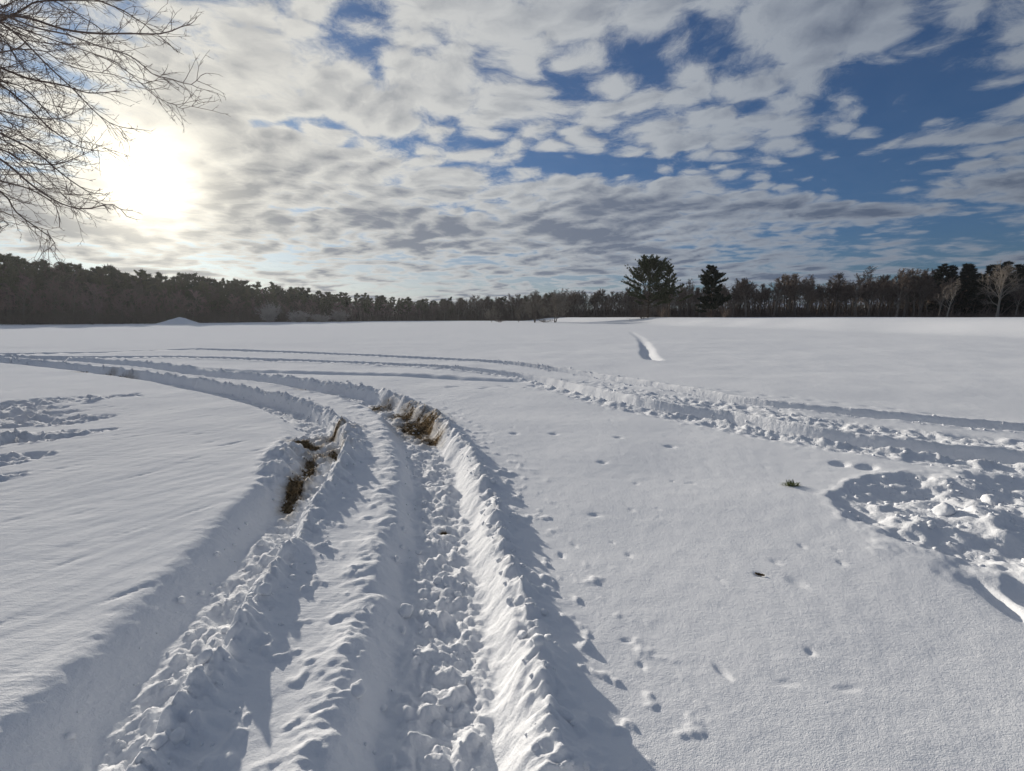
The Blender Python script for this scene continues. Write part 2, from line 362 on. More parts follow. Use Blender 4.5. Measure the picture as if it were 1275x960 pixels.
    # bare ground: only where wheels have dug through
    for (cx, cy, rx, ry, am) in MUD:
        j = np.where((np.abs(X - cx) < 2) & (np.abs(Y - cy) < 2))[0]
        e = ellip(X[j], Y[j], cx, cy, rx, ry, R_(18) if rx < .6 else R_(-30))
        v = am * np.exp(-e ** 2.0) + 0.40 * fbm(X[j] / .16, Y[j] / .16, 4, 351) * np.exp(-e ** 2 * .5)
        M[j] = np.maximum(M[j], v)
    hh -= 0.02 * np.clip(M, 0, 1)
    h[k] = hh; mud[k] = np.clip(M, 0, 1); rough[k] = np.clip(RG, 0, 1)
    return h, mud, rough


def mat_snow(T, p, out):
    tc = T.new('ShaderNodeTexCoord'); P = tc.outputs['Object']
    am = T.new('ShaderNodeAttribute', attribute_name='mud'); ar = T.new('ShaderNodeAttribute', attribute_name='rough')
    mud = am.outputs['Fac']; rg = ar.outputs['Fac']
    n1 = T.noise(P, 14, 6, 0.6); n2 = T.noise(P, 70, 5, 0.6)
    snow = T.mix(T.noise(P, 0.35, 3), rgb(0.785, 0.805, 0.84), rgb(0.845, 0.86, 0.885))
    soil = T.mix(T.ramp(T.noise(T.mapping(P, sc=(1, .35, 1)), 42, 5, .65), .38, .62), rgb(0.028, 0.020, 0.012), rgb(0.20, 0.145, 0.085))
    mm = T.ramp(T.m('ADD', mud, T.m('MULTIPLY', T.m('SUBTRACT', T.m('MULTIPLY_ADD', n1, .5, T.m('MULTIPLY', n2, .5)), 0.5), 1.3)), 0.52, 0.74)
    stain = T.m('MULTIPLY', T.ramp(T.m('MULTIPLY_ADD', T.m('SUBTRACT', n1, .5), .5, mud), 0.08, 0.55), 0.55)
    base = T.mix(stain, snow, rgb(0.40, 0.34, 0.26)); base = T.mix(mm, base, soil)
    T.put(p.inputs['Base Color'], base)
    T.put(p.inputs['Roughness'], T.mix(mm, T_rgb(T, 0.7), T_rgb(T, 0.9)))
    p.inputs['Specular IOR Level'].default_value = 0.0
    # grain: crystals, then wind crust lines
    cam_d = T.vm('LENGTH', T.vm('SUBTRACT', P, (0, 0, 1.6)))
    sxp = T.new('ShaderNodeSeparateXYZ'); T.put(sxp.inputs[0], P)
    wc = T.mapping(P, rot=(0, 0, R_(-55)), sc=(1.2, 8.5, 3))
    bumps = T.m('ADD', T.m('MULTIPLY', T.m('MULTIPLY', T.noise(wc, 1.6, 5, .65), T.m('MULTIPLY', T.ramp(T.noise(P, 0.9, 2), .35, .65), T.ramp(sxp.outputs[0], -1.2, 0.3, 1.0, 0.12))), 0.016), T.m('MULTIPLY', T.noise(P, 45, 4, .6), 0.0045))
    bumps = T.m('ADD', bumps, T.m('MULTIPLY', T.noise(P, 190, 2, .6), 0.0030))
    bumps = T.m('ADD', bumps, T.m('MULTIPLY', T.m('MULTIPLY', n1, rg), 0.022))
    bn = T.new('ShaderNodeBump'); T.put(bn.inputs['Height'], bumps); bn.inputs['Strength'].default_value = 0.75; bn.inputs['Distance'].default_value = 1.0
    T.put(p.inputs['Normal'], bn.outputs[0])


def build_ground():
    ox, oy = 0.0, -1.2
    th = np.concatenate([np.radians(np.arange(-63, 63.001, 0.162)), np.radians(np.arange(67, 297, 5.0))])
    r = [0.25, .7, 1.2, 1.6, 1.9, 2.1, 2.2]
    while r[-1] < 1800:
        q = r[-1]; r.append(q + min(max(q * q / 900, 0.0075), (0.0048 * q if q < 17 else 0.009 * q) if q < 45 else 0.03 * q))
    r = np.array(r); nr, nt = len(r), len(th)
    Rr, Th = np.meshgrid(r, th, indexing='ij')
    x = (ox + Rr * np.sin(Th)).ravel(); y = (oy + Rr * np.cos(Th)).ravel()
    h, mud, rough = snow_height(x, y)
    V = np.stack([x, y, h], 1)
    i = np.arange(nr - 1)[:, None] * nt; j = np.arange(nt)[None]; j2 = (j + 1) % nt
    F = np.stack([(i + j), (i + nt + j), (i + nt + j2), (i + j2)], -1).reshape(-1, 4)[:, ::-1]
    # centre fan
    c = len(V); V = np.vstack([V, [[ox, oy, 0]]]); mud = np.append(mud, 0); rough = np.append(rough, 0)
    jj = np.arange(nt)
    F = np.vstack([F, np.stack([np.full(nt, c), jj, (jj + 1) % nt, (jj + 1) % nt], 1)[:, ::-1][:0]])
    me = mesh_np('snow_field', V, F)
    for nme, a in (('mud', mud), ('rough', rough)):
        at = me.attributes.new(nme, 'FLOAT', 'POINT'); at.data.foreach_set('value', a.astype(np.float32))
    o = add('snow_field', me, mat('snow', mat_snow), kind='structure', label='snow covered field crossed by deep curving tyre ruts')
    print('ground', nr, nt, len(F))
    return o


build_ground()


def ground_z(pts):
    P = np.array(pts, float); return snow_height(P[:, 0].copy(), P[:, 1].copy())[0]


# ------------------------------------------------------------------ tree building
def mat_bark(c1, c2, rough=0.9):
    def f(T, p, out):
        tc = T.new('ShaderNodeTexCoord'); oi = T.new('ShaderNodeObjectInfo')
        n = T.noise(T.mapping(tc.outputs['Object'], sc=(1, 1, .25)), 3.0, 4, .6)
        f = T.m('ADD', T.m('MULTIPLY', n, 0.6), T.m('MULTIPLY', oi.outputs['Random'], 0.45))
        T.put(p.inputs['Base Color'], T.mix(T.ramp(f, .2, .85), rgb(*c1), rgb(*c2)))
        p.inputs['Roughness'].default_value = rough; p.inputs['Specular IOR Level'].default_value = 0.15
    return f


def mat_needle(c1, c2):
    def f(T, p, out):
        tc = T.new('ShaderNodeTexCoord'); oi = T.new('ShaderNodeObjectInfo')
        n = T.noise(tc.outputs['Object'], 0.7, 3, .6)
        f = T.m('ADD', T.m('MULTIPLY', n, 0.6), T.m('MULTIPLY', oi.outputs['Random'], 0.5))
        T.put(p.inputs['Base Color'], T.mix(T.ramp(f, .25, .85), rgb(*c1), rgb(*c2)))
        p.inputs['Roughness'].default_value = 0.7; p.inputs['Specular IOR Level'].default_value = 0.2
    return f


BARK_GREY = mat('grey_brown_bark', mat_bark((0.11, 0.092, 0.078), (0.24, 0.21, 0.18)))
BARK_PALE = mat('pale_grey_bark', mat_bark((0.15, 0.135, 0.115), (0.27, 0.245, 0.21)))
TWIG = mat('brown_twigs', mat_bark((0.11, 0.083, 0.070), (0.19, 0.15, 0.125)))
TWIG_RED = mat('reddish_twigs', mat_bark((0.19, 0.115, 0.115), (0.30, 0.20, 0.195)))
TWIG_PALE = mat('pale_twigs', mat_bark((0.34, 0.30, 0.27), (0.50, 0.45, 0.41)))
BARK_PINE = mat('pine_bark', mat_bark((0.06, 0.045, 0.035), (0.13, 0.10, 0.08)))
NEEDLE = mat('pine_needles', mat_needle((0.040, 0.052, 0.026), (0.095, 0.105, 0.048)))
NEEDLE_DARK = mat('dark_conifer_needles', mat_needle((0.009, 0.014, 0.010), (0.024, 0.031, 0.018)))
BARK_NEAR = mat('near_tree_bark', mat_bark((0.15, 0.112, 0.095), (0.26, 0.205, 0.175)))


class Soup:
    """collects triangles"""
    def __init__(s): s.v = []; s.f = []; s.n = 0
    def add(s, V, F): s.v.append(np.asarray(V, float)); s.f.append(np.asarray(F, int) + s.n); s.n += len(V)
    def arrays(s): return np.vstack(s.v), np.vstack(s.f)
    def mesh(s, name, smooth=False): return mesh_np(name, *s.arrays(), smooth=smooth)


def tube(soup, P, rad, sides=4):
    P = np.asarray(P, float); n = len(P); rad = np.broadcast_to(np.asarray(rad, float), (n,))
    Tn = np.gradient(P, axis=0); Tn /= np.linalg.norm(Tn, axis=1)[:, None] + 1e-9
    ref = np.array([0.3, 0.9, 0.1]) if abs(Tn[0][2]) > 0.6 else np.array([0.05, 0.1, 1.0])
    U = np.cross(Tn, ref); U /= np.linalg.norm(U, axis=1)[:, None] + 1e-9
    W = np.cross(Tn, U)
    a = np.arange(sides) * 2 * np.pi / sides
    V = P[:, None] + rad[:, None, None] * (np.cos(a)[None, :, None] * U[:, None] + np.sin(a)[None, :, None] * W[:, None])
    i = np.arange(n - 1)[:, None] * sides; j = np.arange(sides)[None]; k = (j + 1) % sides
    F = np.concatenate([np.stack([i + j, i + k, i + sides + k], -1).reshape(-1, 3), np.stack([i + j, i + sides + k, i + sides + j], -1).reshape(-1, 3)])
    soup.add(V.reshape(-1, 3), F)


def unit(v): v = np.asarray(v, float); return v / (np.linalg.norm(v) + 1e-9)


def spread_dir(rg, d, ang):
    """a direction at angle ang from d"""
    d = unit(d); a = unit(np.cross(d, rg.normal(size=3))); return unit(d * math.cos(ang) + a * math.sin(ang))


def grow(rg, start, d, L, r0, r1, n, wob, up):
    """a wandering path"""
    P = [np.array(start, float)]; d = unit(d)
    for i in range(n):
        d = unit(d + rg.normal(size=3) * wob + np.array([0, 0, up])); P.append(P[-1] + d * L / n)
    return np.array(P), np.linspace(r0, r1, n + 1)


def bare_tree(seed, H, spread=0.36, trunk_r=None, fork=0.30, nl=11, n2=7, n3=6, n4=4, up=0.10, tw=0.022, lean=0.05, stems=1):
    """leafless tree: returns (trunk + limbs soup, twig soup)"""
    rg = np.random.default_rng(seed); A = Soup(); Bq = Soup()
    for st in range(stems):
        d0 = unit([rg.normal() * lean, rg.normal() * lean, 1]) if stems == 1 else unit([rg.normal() * .3, rg.normal() * .3, 1])
        tr = trunk_r or H * 0.016
        b = np.array([0, 0, -0.2]) if stems == 1 else np.array([rg.normal() * .15, rg.normal() * .15, -.2])
        P, Rd = grow(rg, b, d0, H * 0.80, tr, tr * 0.22, 9, 0.07, 0.06); Rd[0] *= 1.35
        tube(A, P, Rd, 6)
        for i in range(nl):
            t = fork + (1 - fork) * (i + rg.random()) / nl; k = min(int(t * 9), 8); f = t * 9 - k
            s = P[k] * (1 - f) + P[k + 1] * f; az = i * 2.4 + rg.random()
            lv = (0.95 - 0.55 * t); d = unit([math.cos(az) * lv, math.sin(az) * lv, 0.35 + 0.7 * t + .2 * rg.random()])
            L = H * spread * (1.15 - 0.65 * (t - fork) / (1 - fork)) * rg.uniform(.75, 1.15)
            p1, r1 = grow(rg, s, d, L, Rd[k] * .55, .022, 6, .13, up); tube(A, p1, r1, 4)
            for j in range(n2):
                t2 = .25 + .75 * (j + rg.random()) / n2; k2 = min(int(t2 * 6), 5); s2 = p1[k2] + (p1[k2 + 1] - p1[k2]) * (t2 * 6 - k2)
                L2 = L * .48 * rg.uniform(.6, 1.2) * (1.15 - .5 * t2)
                p2, r2 = grow(rg, s2, spread_dir(rg, p1[k2 + 1] - p1[k2], rg.uniform(.5, 1.0)), L2, max(.03, r1[k2] * .6), .014, 4, .16, up); tube(Bq, p2, r2, 3)
                for m in range(n3):
                    t3 = .2 + .8 * (m + rg.random()) / n3; k3 = min(int(t3 * 4), 3); s3 = p2[k3] + (p2[k3 + 1] - p2[k3]) * (t3 * 4 - k3)
                    L3 = L2 * .55 * rg.uniform(.6, 1.3)
                    p3, r3 = grow(rg, s3, spread_dir(rg, p2[k3 + 1] - p2[k3], rg.uniform(.4, .9)), L3, tw, tw * .5, 2, .16, up); tube(Bq, p3, r3, 3)
                    for q in range(n4):
                        t4 = .3 + .7 * rg.random(); s4 = p3[0] + (p3[-1] - p3[0]) * t4
                        p4, r4 = grow(rg, s4, spread_dir(rg, p3[-1] - p3[0], rg.uniform(.4, .9)), L3 * .6, tw * .7, tw * .35, 1, .1, up); tube(Bq, p4, r4, 3)
    return A, Bq


def needles(soup, rg, c, d, n, ln, wd, cone=0.9):
    """a tuft of flat needle bundles round direction d at c (arrays of tufts)"""
    c = np.asarray(c, float); d = np.asarray(d, float); k = len(c)
    dd = np.repeat(d, n, 0) + rg.normal(size=(k * n, 3)) * cone * .6; dd /= np.linalg.norm(dd, axis=1)[:, None]
    cc = np.repeat(c, n, 0) + rg.normal(size=(k * n, 3)) * ln * .15
    sd = np.cross(dd, rg.normal(size=(k * n, 3))); sd /= np.linalg.norm(sd, axis=1)[:, None] + 1e-9
    l = ln * rg.uniform(.6, 1.2, (k * n, 1)); w = wd * rg.uniform(.6, 1.2, (k * n, 1))
    V = np.stack([cc - sd * w, cc + sd * w, cc + dd * l], 1).reshape(-1, 3)
    soup.add(V, np.arange(k * n * 3).reshape(-1, 3))


def pine(seed, H, width, crown0=0.3, nb=46, rise=0.35, sparse=1.0, shape='round', tuft=(11, .42, .055), dead=8, lean=0.04, bend=0.0, per=1.0, skel=True):
    """pine / conifer: (trunk + branches soup, needle soup)"""
    rg = np.random.default_rng(seed); A = Soup(); Bq = Soup()
    P, Rd = grow(rg, (0, 0, -.2), unit([rg.normal() * lean + bend, rg.normal() * lean, 1]), H * .985, H * .019, .03, 10, .03, .05); Rd[0] *= 1.3
    tube(A, P, Rd, 6)
    def on(t):
        k = min(int(t * 10), 9); return P[k] + (P[k + 1] - P[k]) * (t * 10 - k), Rd[k]
    for i in range(dead):
        t = rg.uniform(.12, crown0 + .18); s, r = on(t); az = rg.random() * 6.28
        p, rr = grow(rg, s, (math.cos(az), math.sin(az), rg.uniform(-.25, .15)), width * rg.uniform(.35, .8), .035, .012, 4, .15, -.02); tube(A, p, rr, 3)
        for j in range(5):
            q, r2 = grow(rg, p[rg.integers(1, 5)], spread_dir(rg, p[-1] - p[0], .8), width * .22, .014, .007, 2, .2, 0); tube(A, q, r2, 3)
    C = []; D = []
    for i in range(nb):
        t = crown0 + (1 - crown0) * ((i + rg.random()) / nb) ** 0.92; s, r = on(t); az = i * 2.39996 + rg.normal() * .35
        u = (t - crown0) / (1 - crown0)
        if shape == 'round': prof = (0.45 + 0.55 * math.sin(min(1, u * 1.25 + .2) * math.pi * .62)) * (1.0 - 0.62 * u ** 2.2)
        elif shape == 'cone': prof = 1.02 - 0.92 * u ** 0.9
        else: prof = (0.75 + .25 * math.sin(u * 9 + seed)) * (1.0 - 0.72 * u ** 1.3)
        L = width * prof * rg.uniform(.62, 1.15)
        d = unit([math.cos(az), math.sin(az), rise * (0.25 + 1.1 * u) + rg.normal() * .12])
        p, rr = grow(rg, s, d, L, max(.03, min(r * .5, .075)), .014, 6, .09, .05 if shape != 'cone' else -.01)
        if skel: tube(A, p, rr, 3)
        ns = max(3, int(5 * sparse * L / 1.6))
        for j in range(ns):
            t2 = .3 + .7 * (j + rg.random()) / ns; k2 = min(int(t2 * 6), 5); s2 = p[k2] + (p[k2 + 1] - p[k2]) * (t2 * 6 - k2)
            side = unit(np.cross(d, (0, 0, 1))) * (1 if j % 2 else -1)
            d2 = unit(d * .8 + side * rg.uniform(.4, .9) + np.array([0, 0, rg.uniform(.0, .35)]))
            L2 = L * .34 * rg.uniform(.5, 1.1)
            q, r2 = grow(rg, s2, d2, L2, .02, .01, 2, .1, .04)
            if skel: tube(A, q, r2, 3)
            for w in np.linspace(.35, 1, max(2, int(3 * per))): C.append(q[0] + (q[-1] - q[0]) * w); D.append(d2 + np.array([0, 0, .35]))
        for w in (.55, .7, .85, 1): C.append(p[int(w * 6)]); D.append(d + np.array([0, 0, .35]))
    C.append(P[-1]); D.append(np.array([0, 0, 1.0]))
    needles(Bq, rg, np.array(C), np.array(D), tuft[0], tuft[1], tuft[2])
    return A, Bq


def shrub(seed, H, W, n=26, tw=0.016):
    rg = np.random.default_rng(seed); A = Soup(); Bq = Soup()
    for i in range(n):
        az = rg.random() * 6.28; o = rg.random() ** .5
        p, r = grow(rg, (math.cos(az) * W * .15, math.sin(az) * W * .15, -.1), (math.cos(az) * o * W / H, math.sin(az) * o * W / H, 1), H * rg.uniform(.6, 1.05), .03, .012, 4, .13, .02); tube(A, p, r, 3)
        for j in range(7):
            s = p[rg.integers(1, 5)]; q, r2 = grow(rg, s, spread_dir(rg, p[-1] - p[0], rg.uniform(.4, 1.1)), H * .35 * rg.uniform(.5, 1.2), tw, tw * .5, 2, .15, .02); tube(Bq, q, r2, 3)
            for k in range(4):
                q2, r3 = grow(rg, q[rg.integers(1, 3)], spread_dir(rg, q[-1] - q[0], rg.uniform(.4, 1.1)), H * .16, tw * .7, tw * .4, 1, .1, 0); tube(Bq, q2, r3, 3)
    return A, Bq


class Proto:
    def __init__(s, soups, names, mats, build=True):
        s.arr = [q.arrays() for q in soups]; s.names = names; s.mats = mats
        s.me = []
        if not build: return
        for (V, F), n, m in zip(s.arr, names, mats):
            me = mesh_np(n, V, F, smooth=False); me.materials.append(m); s.me.append(me)
    def place(s, name, loc, rz, sc, label, category, group=None):
        root = bpy.data.objects.new(name, None); COL.objects.link(root); root.empty_display_size = .5
        root.location = loc; root.rotation_euler = (0, 0, rz); root.scale = sc if hasattr(sc, '__len__') else (sc, sc, sc)
        root['label'] = label; root['category'] = category
        if group: root['group'] = group
        for me, n in zip(s.me, s.names):
            o = bpy.data.objects.new(n, me); COL.objects.link(o); o.parent = root
        return root


TC = ['trunk', 'crown']
BARE = [Proto(bare_tree(10 + i, 12, spread=sp, fork=fk, up=u, nl=11, n2=7, n3=6, n4=3, tw=.03), TC, [BARK_GREY, TWIG]) for i, (sp, fk, u) in
        enumerate([(.30, .34, .10), (.26, .42, .14), (.34, .28, .08), (.24, .45, .16), (.30, .38, .06)])]
BARE_RED = [Proto(bare_tree(30 + i, 9, spread=.36, fork=.15, up=.08, nl=9, n2=6, n3=5, n4=3, tw=.03, stems=1), TC, [BARK_GREY, TWIG_RED]) for i in range(3)]
PINE = [Proto(pine(50 + i, 15, w, c0, 40, .30, 1.0, sh, (8, .55, .085), 8), TC, [BARK_PINE, NEEDLE]) for i, (w, c0, sh) in
        enumerate([(3.2, .35, 'round'), (2.8, .45, 'round'), (3.3, .30, 'odd'), (2.6, .40, 'odd'), (2.7, .3, 'cone')])]
DARKC = [Proto(pine(70 + i, 16, w, .08, 60, .12, 1.2, sh, (10, .60, .11), 3), TC, [BARK_PINE, NEEDLE_DARK]) for i, (w, sh) in enumerate([(3.6, 'cone'), (3.4, 'odd'), (3.8, 'odd')])]
SHRUB = [Proto(shrub(90 + i, 2.6, 1.6, 20), ['stems', 'twigs'], [TWIG, TWIG]) for i in range(3)]
SHRUB_PALE = [Proto(shrub(95 + i, 3.0, 2.2, 44, .05), ['stems', 'twigs'], [TWIG_PALE, TWIG_PALE]) for i in range(2)]

# line of the wood edge: distance ahead (y) by bearing (x / y)
EDGE_B = [-1.7, -1.35, -1.03, -0.87, -0.70, -0.54, -0.35, -0.157, 0.0, 0.20, 0.34, 0.50, 0.75, 1.03, 1.25, 1.6]
EDGE_Y = [88, 105, 115, 120, 130, 150, 190, 240, 232, 200, 180, 170, 160, 150, 138, 110]
EDGE_H = [17, 17, 16.6, 14.6, 13.4, 12.6, 10.9, 9.8, 11.6, 11.4, 11.8, 13.4, 14.6, 14.2, 14.2, 14]


def edge(b): return np.interp(b, EDGE_B, EDGE_Y), np.interp(b, EDGE_B, EDGE_H)


def stamp(soups, items):
    """items: (proto, x, y, z, rz, s) -> per-slot joined arrays"""
    for (pr, x, y, z, rz, s) in items:
        c, sn = math.cos(rz), math.sin(rz)
        for (V, F), q in zip(pr.arr, soups):
            W = V * s; q.add(np.stack([W[:, 0] * c - W[:, 1] * sn + x, W[:, 0] * sn + W[:, 1] * c + y, W[:, 2] + z], 1), F)


def build_woods():
    rg = np.random.default_rng(4); rows = []
    # walk along the edge in bearing; step about 3.4 m
    b = -1.35
    while b < 1.30:
        y, H = edge(b); rows.append((b, y, H)); b += 2.5 / math.hypot(y, y * b) * math.sqrt(1 + b * b) * rg.uniform(.75, 1.25)
    jobs = []
    for (b, y, H) in [q for q in rows if abs(q[0]) < 1.12]:
        left = b < -0.16; far_r = b > 0.845
        for row in range(3):
            bb = b + rg.normal() * .006; yy = y + row * 4.5 + rg.uniform(0, 3.5)
            x = bb * yy
            if left:
                if row == 0 and rg.random() < .85:
                    jobs.append(('red', x, yy, H * rg.uniform(.50, .72)))
                elif row >= 1:
                    if rg.random() < .78: jobs.append(('pine', x, yy, H * rg.uniform(.74, 1.06)))
                    else: jobs.append(('bare', x, yy, H * rg.uniform(.8, 1.0)))
            elif far_r:
                if row == 1: jobs.append(('dark', x, yy + 4, H * rg.uniform(1.02, 1.28)))
                elif row == 2: continue
                elif rg.random() < .3: jobs.append(('bare', x, yy, H * rg.uniform(.65, .85)))
            else:
                pin = 0.25 if b < .1 and row >= 1 else 0.0
                if rg.random() < pin: jobs.append(('pine', x, yy, H * rg.uniform(.8, 1.0)))
                elif row < 2 or rg.random() < .5: jobs.append(('bare', x, yy, H * rg.uniform(.72, 1.12)))
    z = ground_z([(j[1], j[2]) for j in jobs])

    def stretch(b):
        for lim, a in ((-.86, 'left of the sun'), (-.72, 'right below the sun'), (-.58, 'behind the snow mound'), (-.34, 'behind the pale bushes'), (-.16, 'where the wood dwindles far off'),
                       (-.02, 'left of the two small field trees'), (.10, 'behind the small field trees'), (.24, 'just left of the pine clump'), (.43, 'behind the lone pines'),
                       (.60, 'right of the lone pines'), (.845, 'between the lone pines and the black conifers'), (.95, 'left of the spreading pale tree'), (9, 'at the right edge of the picture')):
            if b < lim: return a
    cnt = {}
    for (kind, x, y, H), zz in zip(jobs, z):
        cnt[kind] = cnt.get(kind, 0) + 1
        if kind == 'pine':
            pr = PINE[rg.integers(len(PINE))]; s = H / 15; w = s * rg.uniform(.95, 1.25)
            lab = 'evergreen pine in the wood edge ' + stretch(x / y)
            pr.place('pine_tree', (x, y, zz), rg.random() * 6.28, (w, w, s), lab, 'tree', 'pines of the left wood' if x / y < -.16 else 'pines of the middle wood')
        elif kind == 'bare':
            pr = BARE[rg.integers(len(BARE))]; s = H / 11.3; w = s * rg.uniform(1.1, 1.5)
            reg = 0 if x / y < -.16 else (1 if x / y < .24 else (2 if x / y < .845 else 3))
            lab = 'tall bare deciduous tree in the wood edge ' + stretch(x / y)
            pr.place('bare_tree', (x, y, zz), rg.random() * 6.28, (w, w, s), lab, 'tree', ['bare trees of the left wood', 'bare trees of the middle wood', 'bare trees of the right wood', 'bare trees by the conifers'][reg])
        elif kind == 'red':
            pr = BARE_RED[rg.integers(3)]; s = H / 8.5; w = s * rg.uniform(1.0, 1.3)
            pr.place('bare_tree', (x, y, zz), rg.random() * 6.28, (w, w, s), 'low reddish brown bare tree fringing the pine wood ' + stretch(x / y), 'tree', 'bare fringe trees of the left wood')
        else:
            pr = DARKC[rg.integers(3)]; s = H / 16.8; w = s * rg.uniform(1.25, 1.7)
            pr.place('conifer_tree', (x, y, zz), rg.random() * 6.28, (w, w, s), 'black green conifer in the dense dark clump ' + stretch(x / y), 'tree', 'dark conifers at far right')
    print('trees', cnt)
    # the depth of the wood behind, and the brush at its foot: masses nobody could count
    deep = [Soup(), Soup()]; deep2 = [Soup(), Soup()]; it = []; it2 = []
    for (b, y, H) in rows[::1]:
        for row in range(2):
            bb = b + rg.normal() * .01; yy = y + 15 + row * 6 + rg.uniform(0, 6); x = bb * yy
            if b < -.10 or b > .80: it.append((LOWPINE[rg.integers(2)], x, yy, 0, rg.random() * 6.28, H * rg.uniform(.85, 1.12) / 15))
            else: it2.append((LOWBARE[rg.integers(3)], x, yy, 0, rg.random() * 6.28, H * rg.uniform(.8, 1.05) / 11.3))
    stamp(deep, it); stamp(deep2, it2)
    for q, n, ms, lab in ((deep, 'distant_pine_wood', [BARK_PINE, NEEDLE], 'mass of dark evergreen woodland behind the field edge trees'), (deep2, 'distant_bare_wood', [BARK_GREY, TWIG], 'mass of bare woodland behind the field edge trees')):
        A, Bq = q; r = Soup(); V, F = A.arrays(); r.add(V, F); n1 = len(F); V, F2 = Bq.arrays(); r.add(V, F2)
        me = r.mesh(n); me.materials.append(ms[0]); me.materials.append(ms[1])
        mi = np.zeros(n1 + len(F2), dtype=np.int32); mi[n1:] = 1
        if len(me.polygons) == len(mi): me.polygons.foreach_set('material_index', mi)
        add(n, me, None, None, kind='stuff', label=lab, category='wood')
    br = [Soup(), Soup()]; it = []
    for (b, y, H) in rows:
        for i in range(6):
            bb = b + rg.normal() * .012; yy = y + rg.uniform(-1.0, 12); it.append((LOWSHRUB[rg.integers(3)], bb * yy, yy, 0, rg.random() * 6.28, rg.uniform(.8, 1.9)))
    for (b, y, H) in rows:
        for i in range(6 if -.2 < b < .9 else 3):
            bb = b + rg.normal() * .012; yy = y + rg.uniform(6, 24); it.append((LOWSHRUB[rg.integers(3)], bb * yy, yy, 0, rg.random() * 6.28, rg.uniform(2.2, 3.6)))
    stamp(br, it); r = Soup(); r.add(*br[0].arrays()); r.add(*br[1].arrays())
    me = r.mesh('undergrowth'); add('undergrowth', me, TWIG, None, kind='stuff', label='brown leafless brush along the foot of the woods', category='undergrowth')


def brush(seed):
    """a cheap clump of upright twigs"""
    rg = np.random.default_rng(seed); n = 52; b = rg.normal(size=(n, 3)) * np.array([.9, .9, 0]); d = rg.normal(size=(n, 3)) * .28 + np.array([0, 0, 1.0])
    d *= (rg.uniform(1.0, 2.7, n) * np.exp(-.25 * (b ** 2).sum(1)))[:, None]; sd = np.cross(d, rg.normal(size=(n, 3))); sd /= np.linalg.norm(sd, axis=1)[:, None]; sd *= .042
    q = Soup(); q.add(np.stack([b - sd, b + sd, b + d * .55 + sd * .8, b + d * .55 - sd * .8, b + d], 1).reshape(-1, 3), (np.array([(0, 1, 2), (0, 2, 3), (3, 2, 4)])[None] + np.arange(n)[:, None, None] * 5).reshape(-1, 3))
    q2 = Soup(); c = b + d * rg.uniform(.3, .9, (n, 1)); needles(q2, rg, c, d / np.linalg.norm(d, axis=1)[:, None], 2, .7, .022, 1.0)
    return q, q2


LOWPINE = [Proto(pine(150 + i, 15, 3.2, .2, 24, .3, .7, 'round', (4, 1.1, .22), 0, skel=False), TC, [BARK_PINE, NEEDLE], False) for i in range(2)]
LOWBARE = [Proto(bare_tree(160 + i, 12, spread=.28, fork=.3, nl=8, n2=5, n3=3, n4=0, tw=.06), TC, [BARK_GREY, TWIG], False) for i in range(3)]
LOWSHRUB = [Proto(brush(170 + i), ['stems', 'twigs'], [TWIG, TWIG], False) for i in range(3)]
build_woods()


